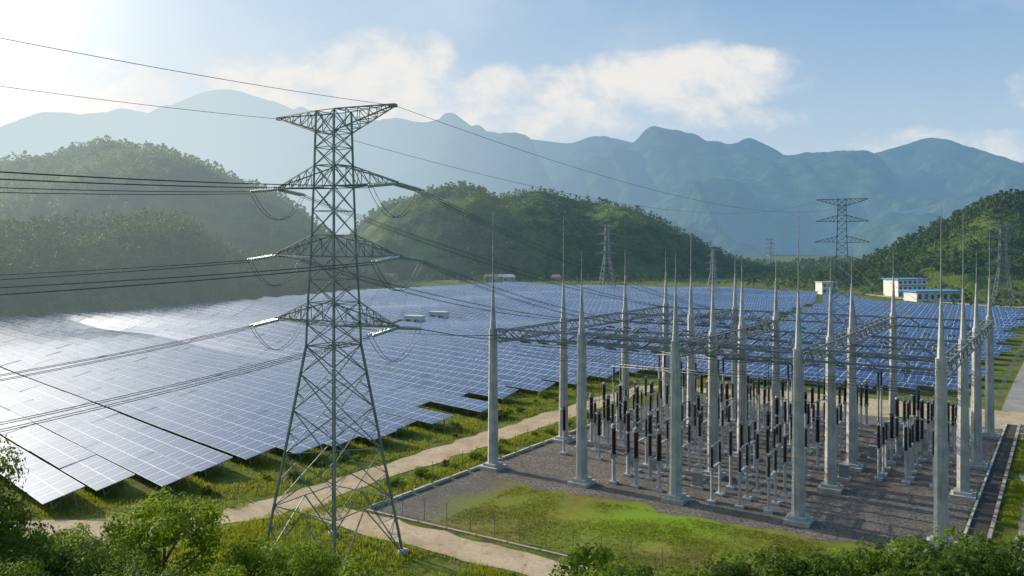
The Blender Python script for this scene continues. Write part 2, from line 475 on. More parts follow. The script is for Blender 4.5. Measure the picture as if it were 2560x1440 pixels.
strip('valley_road', [(174, 395), (180, 350), (200, 312), (260, 296), (330, 290)], 6, M_sand, .3, 'pale road curving below the building with blue roof', 'road', .3)

def sheet(name, s0, s1, t0, t1, mat, z, label, cat, wob=0.5, kind='structure'):
    ns = int((s1-s0)/1.5)+1; nt_ = int((t1-t0)/1.5)+1
    vs = []; 
    for j in range(nt_+1):
        for i in range(ns+1):
            s = s0 + (s1-s0)*i/ns; t = t0 + (t1-t0)*j/nt_
            if j == 0: t += wob*2*mnoise.noise(Vector((s*.3, t, 0)))
            if i == 0 or i == ns: s += wob*.3*mnoise.noise(Vector((s, t*.3, 5)))
            p = ST(s, t); vs.append((p.x, p.y, gz(p.x, p.y) + z))
    fs = [(j*(ns+1)+i, j*(ns+1)+i+1, (j+1)*(ns+1)+i+1, (j+1)*(ns+1)+i) for j in range(nt_) for i in range(ns)]
    mb = MB(); mb.add(vs, fs); link(name, mb.mesh(name, mat), label=label, cat=cat, kind=kind)
sheet('yard_grass', -1.0, 45.0, -17.5, 4, M_yardgrass, .010, 'rough yellow green grass in front of the switchyard', 'grass')
sheet('gravel_yard', -1.0, 45.0, -3.2, 52, M_gravel, .022, 'dark brown crushed stone surface under the switchyard', 'gravel yard', 1.4)
sheet('sandy_ground', 8, 62, 52.5, 66, M_sand, .016, 'bare sandy soil behind the switchyard', 'bare soil', 1.5)

def kerb(name, s0, t0, s1, t1, w, h, mat, label, cat):
    p = ST(s0, t0); q = ST(s1, t1); mb = MB(); n = max(1, int((q-p).length/3))
    ang = math.atan2(q.y-p.y, q.x-p.x)
    for i in range(n):
        a = p.lerp(q, i/n); b = p.lerp(q, (i+1)/n - .006); c = (a+b)/2
        mb.box((c.x, c.y, gz(c.x, c.y) + h/2 - .1), ((b-a).length, w, h + .2), ang)
    return link(name, mb.mesh(name, mat), label=label, cat=cat, kind='structure')
kerb('kerb', -1.4, -17.5, -1.4, 40, .3, .3, M_found, 'low grey concrete kerb edging the gravel yard', 'kerb')
kerb('kerb', -1.4, -18.0, 30, -18.0, .22, .14, M_brick, 'low pinkish kerb along the front of the grass yard', 'kerb')
kerb('kerb', 47.2, -12, 46.8, 57, .3, .3, M_brick, 'pink brick edging beside the drainage channel', 'kerb')
kerb('kerb', 45.3, -12, 45.3, 56, .2, .22, M_found, 'grey concrete lip of the drainage channel', 'kerb')
strip('drainage_channel', [xy(46.2, -12), xy(46.2, 20), xy(46.0, 56)], 1.6, M_dark, .05, 'dark concrete drainage channel beside the switchyard', 'drainage channel', 0.0)

# ------------------------------------------------------------ lattice tower
def hw(z):
    zs = [0, 17, 20, 24, 30, 36]; ws = [3.85, 1.5, 1.42, 1.25, 1.08, .95]
    return float(np.interp(z, zs, ws))
LEV = [0, 4.6, 8.6, 12.0, 14.8, 17.0, 18.7, 20.4, 22.2, 24.0, 25.7, 27.6, 29.5, 31.2, 32.6, 33.8, 35.5]
def tower_meshes(mat, k=1.0):
    mb = MB()
    def cn(z):
        h = hw(z); return [Vector((-h, -h, z)), Vector((h, -h, z)), Vector((h, h, z)), Vector((-h, h, z))]
    for i in range(len(LEV)-1):
        c0 = cn(LEV[i]); c1 = cn(LEV[i+1])
        wl = (.160 if LEV[i] < 17 else .125)*k; wb = (.070 if LEV[i] < 17 else .057)*k
        for j in range(4):
            a0, b0, a1, b1 = c0[j], c0[(j+1) % 4], c1[j], c1[(j+1) % 4]
            mb.bar(a0, a1, wl)
            if i not in (1, 2, 3): mb.bar(a1, b1, wb)
            if i == 0:
                mid = (a1+b1)/2; mb.bar(a0, mid, wb*1.1); mb.bar(b0, mid, wb*1.1)
                for q in (.33, .66):
                    e = a0.lerp(a1, q); f = a0.lerp(mid, q); mb.bar(e, f, wb*.6); mb.bar(f, a0.lerp(a1, min(1, q+.33)), wb*.6)
                    e = b0.lerp(b1, q); f = b0.lerp(mid, q); mb.bar(e, f, wb*.6); mb.bar(f, b0.lerp(b1, min(1, q+.33)), wb*.6)
            else:
                mb.bar(a0, b1, wb); mb.bar(b0, a1, wb)
                if LEV[i] < 14:
                    x = (a0+b1)/2; x2 = (b0+a1)/2; ctr = (x+x2)/2
                    for (P0, P1) in ((a0, a1), (b0, b1)):
                        m_ = (P0+P1)/2
                        mb.bar(m_, P0.lerp(ctr, .5), wb*.6); mb.bar(m_, P1.lerp(ctr, .5), wb*.6)
        if i in (1, 4, 8, 12):
            mb.bar(c1[0], c1[2], wb*.8); mb.bar(c1[1], c1[3], wb*.8)
    body = mb.mesh('tower_body', mat)
    arms = []
    for zb, zt, ztip, L in ((18.7, 20.4, 18.8, 6.3), (24.0, 25.7, 24.1, 6.6), (29.5, 31.2, 29.6, 6.3), (33.8, 35.5, 35.4, 6.2)):
        for sg in (-1, 1):
            mb = MB(); hb = hw(zb); ht = hw(zt)
            tip = Vector((sg*L, 0, ztip)); n = 5
            b1 = Vector((sg*hb, -hb, zb)); b2 = Vector((sg*hb, hb, zb)); t1 = Vector((sg*ht, -ht, zt)); t2 = Vector((sg*ht, ht, zt))
            tipb1 = tip + Vector((0, -.15, 0)); tipb2 = tip + Vector((0, .15, 0)); tipt = tip + Vector((0, 0, .12))
            ch = [(b1, tipb1), (b2, tipb2), (t1, tipt), (t2, tipt)]
            for p, q in ch: mb.bar(p, q, .09*k)
            P = [[p.lerp(q, i/n) for i in range(n+1)] for p, q in ch]
            for i in range(n):
                mb.bar(P[0][i], P[1][i], .05*k); mb.bar(P[0][i], P[1][i+1], .05*k)
                mb.bar(P[0][i+1], P[2][i], .05*k); mb.bar(P[1][i+1], P[3][i], .05*k)
                if i: mb.bar(P[0][i], P[2][i], .045*k); mb.bar(P[1][i], P[3][i], .045*k)
                if i < n-1: mb.bar(P[2][i], P[3][i+1], .045*k)
            mb.box(tip, (.3, .4, .25))
            arms.append(mb.mesh('cross_arm', mat))
    return body, arms
TC = Vector((-14.1, 63.3, 0)); TROT = ROT_A
body, arms = tower_meshes(M_steel_dark, 1.0)
mb = MB(); mb.cone((0, 0, -.6), (0, 0, .35), .55, .42, 10); mb.box((0, 0, .38), (.5, .5, .06)); foundm = mb.mesh('footing', M_found)
parts = [('tower_body', body)] + [('cross_arm', a) for a in arms]
parts += [('footing', foundm, TR((sx*3.85, sy*3.85, 0))) for sx in (-1, 1) for sy in (-1, 1)]
def string_mesh(L, dz, sheds, r, mat):
    mb = MB()
    for off in (-.22, .22):
        p0 = Vector((off, .25, 0)); p1 = Vector((off, L, dz))
        mb.stack(p0, p1, .05, r, 8, sheds)
    mb.bar((-.3, .22, 0), (.3, .22, 0), .06); mb.bar((-.3, L+.02, dz), (.3, L+.02, dz), .07)
    return mb.mesh('insulator_string', mat)
strm = string_mesh(2.8, -.30, 15, .145, M_glass)
ARMT = [(18.8, 6.3), (24.1, 6.6), (29.6, 6.3)]
for z, L in ARMT:
    for sx in (-1, 1):
        for rr in (0, math.pi):
            parts.append(('insulator_string', strm, TR((sx*L, 0, z-.1), rr)))
place('transmission_tower', parts, TR(TC, TROT), 'tall dark steel lattice pylon with four cross arms over dirt track', 'transmission tower')
def tw(x, y, z):
    c, s_ = math.cos(TROT), math.sin(TROT)
    return Vector((TC.x + x*c - y*s_, TC.y + x*s_ + y*c, z))
def wire(name, p0, p1, sag, r, label, group, n=18, cat='power line', mat=None):
    p0 = Vector(p0); p1 = Vector(p1)
    pts = []
    for i in range(n+1):
        t = i/n; p = p0.lerp(p1, t); p.z -= 4*sag*t*(1-t); pts.append(p)
    mb = MB(); mb.tube(pts, r, 5)
    return link(name, mb.mesh(name, mat or M_wire, True), label=label, cat=cat, group=group)

dirb = Vector((-math.sin(TROT), math.cos(TROT), 0))
LBL = 'dark thin conductor cable strung from the lattice pylon'
for lv, (z, L) in enumerate(ARMT):
    for sx in (-1, 1):
        for off, dz in ((-.22, 0), (.22, 0), (-.22, -.4), (.22, -.4)):
            a = tw(sx*L + off, -2.8, z-.40)
            end = a - dirb*60; end.z = z - (1.9, .6, .5)[lv] + dz*1.4
            wire('overhead_conductor', a + Vector((0, 0, dz*.4)), end, (1.0, .6, .9)[lv], .020, LBL, 'conductors strung from the pylon', 24)
            b = tw(sx*L + off, 2.8, z-.40)
            tt = (0.6, 20.0, 46.0)[lv]
            e = ST(5.0 + sx*L*.62 + off, tt, 14.9)
            if dz == 0 or lv > 0:
                wire('overhead_conductor', b + Vector((0, 0, dz*.4)), e, (.5, .8, 1.0)[lv] - dz, .020, LBL, 'conductors strung from the pylon', 24)
            if dz == 0: wire('jumper_cable', a, b, 2.2, .022, 'slack jumper loop hanging below a pylon cross arm', 'jumper loops below the cross arms', 20, 'cable')
for sx in (-1, 1):
    a = tw(sx*6.2, 0, 35.4)
    e = a - dirb*60; e.z = 35.2
    wire('earth_wire', a, e, .9, .018, 'thin earth wire running from the pylon top', 'earth wires on pylon tops', 24)

# ------------------------------------------------------------ other towers
bodyF, armsF = tower_meshes(M_steel_far, 2.2)
bodyM, armsM = tower_meshes(M_steel_far, 1.6)
def far_tower(px, d, zbase, sc, rz, near=False, label='distant grey steel lattice pylon standing below wooded hills'):
    b, a = (bodyM, armsM) if near else (bodyF, armsF)
    x = (px-1280)/F*d
    place('transmission_tower', [('tower_body', b)] + [('cross_arm', q) for q in a], TR((x, d, zbase), rz, sc), label, 'transmission tower', 'distant pylons')
    return Vector((x, d, zbase))
T2 = far_tower(2105, 225, 0, 1.06, ROT_A + .15, True, 'dark steel lattice pylon rising behind the switchyard')
far_tower(1518, 470, 0, 1.03, .2); far_tower(1783, 400, 0, .64, .4); far_tower(2508, 330, -2, 1.0, -.3)
far_tower(1925, 800, 0, .85, .3); far_tower(203, 640, 76, .85, .3); far_tower(196, 470, 20, .9, .5); far_tower(2693, 260, 0, 1.0, 0)
for sx in (-1, 1):
    a = tw(sx*6.2, 0, 35.4); e = T2 + Vector((sx*5.6, -sx*2.5, 37.3))
    wire('earth_wire', a, e, 5.5, .02, 'thin earth wire running from the pylon top', 'earth wires on pylon tops', 40)
for z in (19.9, 25.4, 31.3):
    for sx in (-1, 1):
        a = T2 + Vector((sx*5.9, -sx*2.8, z))
        wire('overhead_conductor', a, ST(38 + sx*3, 46, 15), 1.5, .035, 'dark conductor descending to the switchyard gantry', 'conductors to the switchyard', 20)

# ------------------------------------------------------------ gantry
def col_parts(tall):
    mb = MB()
    mb.cone((0, 0, .5), (0, 0, 15.6), .54*1.13, .40*1.13, 8, True, math.pi/8)
    mb.cone((0, 0, 15.6), (0, 0, 20.6), .30*1.1, .09, 8, True, math.pi/8)
    for z in (5.5, 10.6, 15.0): 
        r = np.interp(z, [.5, 15.6], [.54, .40])*1.2
        mb.cone((0, 0, z), (0, 0, z+.12), r, r, 8, True, math.pi/8)
    sh = mb.mesh('column_shaft', M_conc)
    mb = MB(); mb.box((0, 0, .14), (2.2, 2.2, .5)); mb.box((0, 0, .53), (1.6, 1.6, .3)); ft = mb.mesh('footing', M_found)
    mb = MB()
    top = 28.6 if tall else 24.2
    mb.cone((0, 0, 20.6), (0, 0, (20.6+top)/2), .075, .055, 6); mb.cone((0, 0, (20.6+top)/2), (0, 0, top), .045, .022, 6)
    rd = mb.mesh('lightning_rod', M_beam)
    mb = MB()
    for i in range(34):
        z = 1.4 + i*.42; mb.bar((.2, -.72, z), (-.2, -.72, z), .03)
    mb.bar((.2, -.72, 1.2), (.2, -.62, 15.4), .03); mb.bar((-.2, -.72, 1.2), (-.2, -.62, 15.4), .03)
    ld = mb.mesh('ladder', M_steel)
    return sh, ft, rd, ld
CP = {True: col_parts(True), False: col_parts(False)}
COLS = [(0, 0, 1), (11, 0, 0), (21.2, 0, 0), (32.7, 0, 1), (44, 0, 1), (0, 15, 1), (0, 32, 0), (0, 46, 0), (11, 29, 1), (11, 46, 0),
        (21.2, 9.8, 0), (21.2, 19, 0), (21.2, 32, 0), (32.7, 11.6, 0), (32.7, 21, 0), (32.7, 46, 0), (44, 16, 1), (44, 29, 0), (44, 46, 1)]
for s, t, tall in COLS:
    sh, ft, rd, ld = CP[bool(tall)]
    pr = [('column_shaft', sh), ('footing', ft), ('lightning_rod', rd)]
    if (s, t) in ((32.7, 0), (44, 0), (21.2, 9.8), (0, 15)): pr.append(('ladder', ld))
    place('gantry_column', pr, TR(ST(s, t, 0), ROT_A), 'pale grey tapered gantry column topped by a lightning rod' + (', with climbing ladder' if len(pr) > 3 else ''), 'gantry column', 'switchyard gantry columns')

def truss(p, q, h=1.15, w=.9, step=1.4, k=1.15):
    p = Vector(p); q = Vector(q); d = (q-p).normalized(); sd = Vector((-d.y, d.x, 0))*w/2; up = Vector((0, 0, h))
    mb = MB(); n = max(2, int((q-p).length/step))
    ch = [(p+sd, q+sd), (p-sd, q-sd), (p+sd-up, q+sd-up), (p-sd-up, q-sd-up)]
    for a, b in ch: mb.bar(a, b, .13*k)
    P = [[a.lerp(b, i/n) for i in range(n+1)] for a, b in ch]
    for i in range(n):
        i1, i2 = (i, i+1) if i % 2 else (i+1, i)
        mb.bar(P[0][i1], P[2][i2], .07*k); mb.bar(P[1][i1], P[3][i2], .07*k)
        mb.bar(P[0][i1], P[1][i2], .06*k); mb.bar(P[2][i1], P[3][i2], .06*k)
    return mb.mesh('gantry_beam', M_beam)
def beam(s0, t0, s1, t1, z=15.6, **kw):
    link('gantry_beam', truss(ST(s0, t0, z), ST(s1, t1, z), **kw), label='grey steel lattice beam spanning between gantry columns', cat='gantry beam', group='switchyard gantry beams')
fs_ = [0, 11, 21.2, 32.7, 44]
for i in range(4): beam(fs_[i]+.5, 0, fs_[i+1]-.5, 0, w=.6, k=1.0, h=1.0)
for s, ts in ((0, (0, 15, 32, 46)), (21.2, (0, 9.8, 19, 32)), (32.7, (0, 11.6, 21, 46)), (44, (0, 16, 29, 46)), (11, (29, 46))):
    for i in range(len(ts)-1): beam(s, ts[i]+.55, s, ts[i+1]-.55, 15.2)
for t, ss in ((46, (0, 11, 32.7, 44)), (32, (0, 21.2)), (20, (.4, 21, 32.4, 43.6)), (30, (21.4, 32.5, 43.6)), (10.5, (21.6, 32.3)), (15, (.5, 10.5, 20.8))):
    for i in range(len(ss)-1): beam(ss[i]+.5, t, ss[i+1]-.5, t, 15.0 if t in (46, 32) else 13.9)

# ------------------------------------------------------------ switchgear
def M(mbf, name, mat, smooth=False):
    mb = MB(); mbf(mb); return mb.mesh(name, mat, smooth)
def stand_pipe(h, r=.14):
    def f(mb):
        mb.box((0, 0, .12), (.8, .8, .3)); mb.box((0, 0, .3), (.45, .45, .05))
        mb.cone((0, 0, .3), (0, 0, h), r, r, 10); mb.box((0, 0, h), (.5, .5, .06))
    return f
EQ = {}
EQ['post_insulator'] = ([('stand', M(stand_pipe(3.4), 'stand', M_post)),
    ('insulator', M(lambda mb: mb.stack((0, 0, 3.45), (0, 0, 5.9), .14, .23, 10, 15), 'insulator', M_black)),
    ('terminal_cap', M(lambda mb: (mb.cone((0, 0, 5.9), (0, 0, 6.1), .13, .10, 8), mb.box((0, 0, 6.14), (.5, .12, .08))), 'terminal_cap', M_post))],
    'black ribbed post insulator on a grey pipe stand in gravel', 'post insulator')
EQ['surge_arrester'] = ([('stand', M(stand_pipe(2.9), 'stand', M_post)),
    ('insulator', M(lambda mb: mb.stack((0, 0, 2.95), (0, 0, 5.7), .18, .28, 10, 18), 'insulator', M_black)),
    ('grading_ring', M(lambda mb: mb.tube([(math.cos(a)*.42, math.sin(a)*.42, 5.5) for a in np.linspace(0, 2*math.pi, 15)], .03, 5), 'grading_ring', M_steel)),
    ('counter_box', M(lambda mb: mb.box((.25, 0, 1.6), (.22, .3, .35)), 'counter_box', M_box))],
    'dark surge arrester with grading ring on a pipe stand', 'surge arrester')
EQ['current_transformer'] = ([('stand', M(stand_pipe(2.7, .20), 'stand', M_post)),
    ('base_tank', M(lambda mb: mb.box((0, 0, 2.92), (.5, .5, .40)), 'base_tank', M_box)),
    ('insulator', M(lambda mb: mb.stack((0, 0, 3.13), (0, 0, 5.8), .20, .31, 12, 16), 'insulator', M_black)),
    ('head_tank', M(lambda mb: (mb.cone((0, 0, 5.8), (0, 0, 6.15), .26, .26, 12), mb.cone((0, 0, 6.15), (0, 0, 6.3), .26, .12, 12), mb.bar((-.55, 0, 6.0), (.55, 0, 6.0), .05)), 'head_tank', M_box))],
    'instrument transformer with dark ribbed column on grey post', 'current transformer')
EQ['circuit_breaker'] = ([('stand', M(stand_pipe(2.3, .20), 'stand', M_post)),
    ('mechanism_box', M(lambda mb: (mb.box((.42, 0, 1.7), (.36, .42, .75)), mb.box((0, 0, 2.44), (.7, .46, .26))), 'mechanism_box', M_box)),
    ('insulator', M(lambda mb: mb.stack((0, 0, 2.57), (0, 0, 4.7), .16, .25, 10, 13), 'insulator', M_black)),
    ('insulator', M(lambda mb: mb.stack((0, 0, 4.95), (0, 0, 6.9), .19, .29, 10, 12), 'insulator', M_black)),
    ('flange', M(lambda mb: (mb.cone((0, 0, 4.7), (0, 0, 4.95), .24, .24, 10), mb.bar((0, 0, 4.83), (.8, 0, 4.83), .06)), 'flange', M_post)),
    ('terminal_cap', M(lambda mb: (mb.cone((0, 0, 6.9), (0, 0, 7.1), .22, .18, 10), mb.bar((0, 0, 7.0), (.8, 0, 7.0), .06)), 'terminal_cap', M_post))],
    'tall circuit breaker pole with two stacked black insulators', 'circuit breaker')
def disc_frame(mb):
    for y in (-1.3, 1.3):
        mb.box((0, y, .12), (.8, .8, .3)); mb.cone((0, y, .2), (0, y, 3.2), .14, .14, 8)
    mb.box((0, 0, 3.28), (.24, 3.4, .18))
EQ['disconnector'] = ([('frame', M(disc_frame, 'frame', M_post)),
    ('insulator', M(lambda mb: mb.stack((0, -1.3, 3.38), (0, -1.3, 5.3), .12, .21, 9, 12), 'insulator', M_black)),
    ('insulator', M(lambda mb: mb.stack((0, 1.3, 3.38), (0, 1.3, 5.3), .12, .21, 9, 12), 'insulator', M_black)),
    ('blade', M(lambda mb: (mb.bar((0, -1.6, 5.42), (0, 1.6, 5.42), .08), mb.box((0, 0, 5.42), (.18, .3, .2)), mb.box((0, -1.3, 5.38), (.25, .25, .14)), mb.box((0, 1.3, 5.38), (.25, .25, .14))), 'blade', M_steel))],
    'disconnector switch with two black insulators on twin legs', 'disconnector')
TOPZ = {'post_insulator': 6.2, 'surge_arrester': 5.75, 'current_transformer': 6.3, 'circuit_breaker': 7.1, 'disconnector': 5.5}
seq = ['surge_arrester', 'post_insulator', 'current_transformer', 'circuit_breaker', 'disconnector', 'post_insulator', 'post_insulator', 'disconnector', 'surge_arrester', 'circuit_breaker', 'post_insulator', 'disconnector', 'surge_arrester']
bays = [((3.3, 5.6, 7.9), 9.5), ((13.6, 16.1, 18.6), 2.0), ((24.2, 26.9, 29.6), 2.6), ((36.0, 38.6, 41.2), 18.0)]
for bi, (ss, t0) in enumerate(bays):
    for pi_, s in enumerate(ss):
        t = t0; k = 0; pts = []
        while t < 45:
            nm = seq[(k + bi*2) % len(seq)]
            pr, lb, ct = EQ[nm]
            place(nm, pr, TR(ST(s, t, .02), ROT_A + random.uniform(-.02, .02), random.uniform(.98, 1.02)), lb, ct, ct + 's in the switchyard')
            pts.append(ST(s, t, TOPZ[nm]))
            t += 3.3 + (.8 if nm == 'disconnector' else 0) + (1.6 if k in (3, 7) else 0); k += 1
        mb = MB(); path = []
        for i in range(len(pts)-1):
            for j in range(6):
                q = j/6; p = pts[i].lerp(pts[i+1], q); p.z -= 4*.28*q*(1-q); path.append(p)
        path.append(pts[-1]); mb.tube(path, .028, 5)
        link('equipment_conductor', mb.mesh('equipment_conductor', M_wire), label='slack conductor linking a row of switchgear tops', cat='cable', group='conductors between switchgear')
        for (ta, tb) in ((.3, 19.6), (20.3, 31.8), (32.2, 45.7)):
            wire('strung_busbar', ST(s, ta, 14.0), ST(s, tb, 14.0), .9, .028, 'conductor strung between two gantry beams', 'strung busbar conductors', 16, 'cable')
        for kk in (0, 2, 4, 6, 8, 10):
            if kk < len(pts):
                p = pts[kk]; wire('dropper_cable', p, Vector((p.x + .3*B[0], p.y + .3*B[1], 13.3)), random.uniform(-.5, .3), .022, 'thin dropper cable rising to the strung busbar', 'dropper cables', 10, 'cable')
hs = string_mesh(1.7, -.3, 11, .10, M_greyins)
for ss, _ in bays:
    for s in ss:
        for t, r_ in ((0.5, 0), (19.6, math.pi), (20.4, 0), (31.6, math.pi), (32.4, 0), (45.6, math.pi)):
            link('insulator_string', hs, mtx=TR(ST(s, t, 14.3), ROT_A + r_), label='grey insulator string holding a busbar to the beam', cat='insulator', group='insulator strings on gantry beams')
mbp = M(stand_pipe(6.2), 'stand', M_post); mbi = M(lambda mb: mb.stack((0, 0, 6.25), (0, 0, 8.3), .12, .20, 9, 12), 'insulator', M_black)
for t in (25.0, 27.0, 39.5, 41.5):
    z = 8.4
    mb = MB(); mb.tube([ST(1.5, t, z), ST(22, t, z), ST(43, t, z)], .06, 8)
    link('busbar_tube', mb.mesh('busbar_tube', M_tube, True), label='long horizontal aluminium busbar tube on tall posts', cat='busbar', group='tubular busbars')
    for s in (1.8, 10.8, 20.6, 32.0, 42.6):
        place('busbar_post', [('stand', mbp), ('insulator', mbi)], TR(ST(s, t, 0), ROT_A), 'tall pipe post with black insulator carrying a busbar tube', 'post insulator', 'busbar posts')
for t in (2.5, 4.5, 6.5, 13.0, 17, 23, 26, 34.0, 37, 40, 43.0):
    mb = MB(); mb.tube([ST(1, t, 12.6), ST(6, t, 12.25), ST(11, t, 12.5), ST(21, t, 12.0), ST(32, t, 12.3), ST(43.5, t, 12.4)], .026, 5)
    link('overhead_conductor', mb.mesh('overhead_conductor', M_wire), label='cross conductor slung over the switchyard bays', cat='cable', group='cross conductors')
mbk = MB(); mbk.box((0, 0, .15), (1.3, .9, .3)); kb = mbk.mesh('plinth', M_found)
mbk = MB(); mbk.box((0, 0, .95), (.9, .6, 1.3)); kc = mbk.mesh('cabinet', M_box)
mbk = MB(); mbk.box((0, 0, 1.64), (1.05, .75, .07)); kr = mbk.mesh('lid', M_steel)
mbk = MB(); mbk.box((-.22, -.31, .95), (.4, .03, 1.15)); mbk.box((.22, -.31, .95), (.4, .03, 1.15)); kd = mbk.mesh('door', M_box)
for s, t in ((21.4, 5), (33, 16), (34, 26)):
    place('control_cabinet', [('plinth', kb), ('cabinet', kc), ('lid', kr), ('door', kd)], TR(ST(s, t, .02), ROT_A), 'grey metal control cabinet on concrete plinth in gravel', 'control cabinet', 'control cabinets')

# ------------------------------------------------------------ fences
def fence(pts, h, label, step=2.5):
    P = [Vector((p[0], p[1], 0)) for p in pts]
    posts = []
    for i in range(len(P)-1):
        n = max(1, round((P[i+1]-P[i]).length/step))
        posts += [P[i].lerp(P[i+1], k/n) for k in range(n)]
    posts.append(P[-1])
    for p in posts: p.z = gz(p.x, p.y)
    root = link('wire_fence', None, loc=posts[0], label=label, cat='fence', group='wire fences')
    pm = MB(); pm.cone((0, 0, -.2), (0, 0, h), .03, .03, 6); pm = pm.mesh('fence_post', M_tube)
    for i, p in enumerate(posts[:100]): link('fence_post', pm, parent=root, loc=p - posts[0])
    mb = MB()
    for z in np.linspace(.15, h-.05, 6): mb.tube([p - posts[0] + Vector((0, 0, z)) for p in posts], .006, 3)
    link('fence_wire', mb.mesh('fence_wire', M_tube), parent=root)
fence([xy(-2.8, 24), xy(-2.8, -17.2), xy(30, -17.2)], 2.0, 'grey wire fence enclosing the grassy yard')
fence([xy(-12.5, 50), xy(-12.8, -10), xy(-15.0, -24)], 1.8, 'thin wire fence beside dirt track by solar field')
fence([xy(43, 72), xy(43, 130), xy(43, 225)], 2.0, 'wire fence between the solar field and paved road')

# ------------------------------------------------------------ solar field
RD = Vector((.722, -.692, 0)); ND = Vector((.692, .722, 0))
poly = [(-46, 73)] + [tuple(ST(s, t)[:2]) for s, t in ((-22.5, -22), (-19.0, 0), (-17.0, 30), (-13.8, 48), (-13, 62), (0, 70), (39, 73))] + [(187, 291), (150, 325), (152, 392), (100, 440), (-19, 476), (-96, 385), (-129, 294), (-165, 254), (-176, 238), (-66, 83)]
PX = np.array([p[0] for p in poly]); PY = np.array([p[1] for p in poly])
def inside(x, y):
    c = False; j = len(poly)-1
    for i in range(len(poly)):
        if (PY[i] > y) != (PY[j] > y) and x < (PX[j]-PX[i])*(y-PY[i])/(PY[j]-PY[i]) + PX[i]: c = not c
        j = i
    return c
def segd(x, y, a, b):
    ax, ay = a; bx, by = b; t = max(0, min(1, ((x-ax)*(bx-ax)+(y-ay)*(by-ay))/((bx-ax)**2+(by-ay)**2)))
    return math.hypot(x-ax-t*(bx-ax), y-ay-t*(by-ay))
cabins = [(-30, 246), (-24, 262), (-36, 240)]
HL = 5.35; TL = 2*HL + .12
tables = []
q = 25.0; ri = 0
while q < 420:
    off = random.uniform(-2.0, 2.0) if q < 84 else (ri % 2)*TL*.5
    for k in range(-40, 40):
        r_ = k*TL + off
        c = ND*q + RD*r_
        if c.y < 60 or abs(c.x) > .74*c.y + 8: continue
        e0 = c - RD*HL*.5; e1 = c + RD*HL*.5
        if not (inside(e0.x, e0.y) and inside(e1.x, e1.y)): continue
        if min(segd(c.x, c.y, (40, 172), (128, 333)), segd(c.x, c.y, (128, 333), (150, 392))) < 5.0: continue
        if any(math.hypot(c.x-a, c.y-b) < 7 for a, b in cabins): continue
        z0 = gz(c.x - RD.x*HL, c.y - RD.y*HL); z1 = gz(c.x + RD.x*HL, c.y + RD.y*HL)
        zc = gz(c.x, c.y)
        e1v = Vector((RD.x, RD.y, (z1-z0)/(2*HL))).normalized()
        dn = (gz(c.x + ND.x*2, c.y + ND.y*2) - gz(c.x - ND.x*2, c.y - ND.y*2))/4
        west = float(1 - sstep(-.55, -.08, c.x/c.y))
        deg = (8.0 + 5.0*west) if q < 84 else 15.0 + 9.0*west
        tl = math.radians(deg) + random.uniform(-.014, .014) + math.atan(dn)*.8
        e2v = Vector((ND.x*math.cos(tl), ND.y*math.cos(tl), math.sin(tl)))
        e3v = e1v.cross(e2v).normalized(); e2v = e3v.cross(e1v)
        tables.append((c.length, Vector((c.x, c.y, (z0+z1+zc)/3 + 1.5 + random.uniform(-.05, .05))), e1v, e2v, e3v))
    q += 4.95 if q < 84 else 4.45
    ri += 1
    if ri in (4, 9, 29): q += .6
tables.sort(key=lambda a: a[0])
hy = 1.86
V8 = np.array([(-HL, -hy, -.03), (HL, -hy, -.03), (HL, hy, -.03), (-HL, hy, -.03), (-HL, -hy, .03), (HL, -hy, .03), (HL, hy, .03), (-HL, hy, .03)])
F8 = np.array([(3, 2, 1, 0), (4, 5, 6, 7), (0, 1, 5, 4), (1, 2, 6, 5), (2, 3, 7, 6), (3, 0, 4, 7)])
UV8 = (V8[F8.ravel()][:, :2] + np.array([HL, hy]))
slab = npmesh('panel_array', V8, F8, M_panel, UV8)
def table_legs(mb):
    for x in (-4.4, -1.5, 1.5, 4.4):
        mb.bar((x, -1.0, -.05), (x, -1.0, -1.7), .10); mb.bar((x, 1.0, -.05), (x, 1.0, -2.1), .10)
        mb.bar((x, -1.7, -.08), (x, 1.7, -.08), .07); mb.bar((x, -1.0, -1.1), (x, 1.0, -.1), .05)
    for y in (-1.2, 1.2): mb.bar((-HL, y, -.1), (HL, y, -.1), .06)
legs = M(table_legs, 'support_frame', M_steel)
for i, (dd, c, a, b, n_) in enumerate(tables[:300]):
    mt = Matrix(((a.x, b.x, n_.x, c.x), (a.y, b.y, n_.y, c.y), (a.z, b.z, n_.z, c.z), (0, 0, 0, 1)))
    place('solar_panel_table', [('panel_array', slab), ('support_frame', legs)], mt, 'tilted blue solar panel table with pale module frames', 'solar panel', 'solar panel tables in rows')
rest = tables[300:]
Vs = []; Fs = []; UVs = []
for i, (dd, c, a, b, n_) in enumerate(rest):
    R = np.array([a[:], b[:], n_[:]]); Vs.append(V8 @ R + np.array(c)); Fs.append(F8 + 8*i); UVs.append(UV8)
far_me = npmesh('solar_field', np.concatenate(Vs), np.concatenate(Fs), M_panel, np.concatenate(UVs))
link('solar_field', far_me, label='vast spread of blue solar panel rows across the valley', cat='solar panels', kind='stuff')

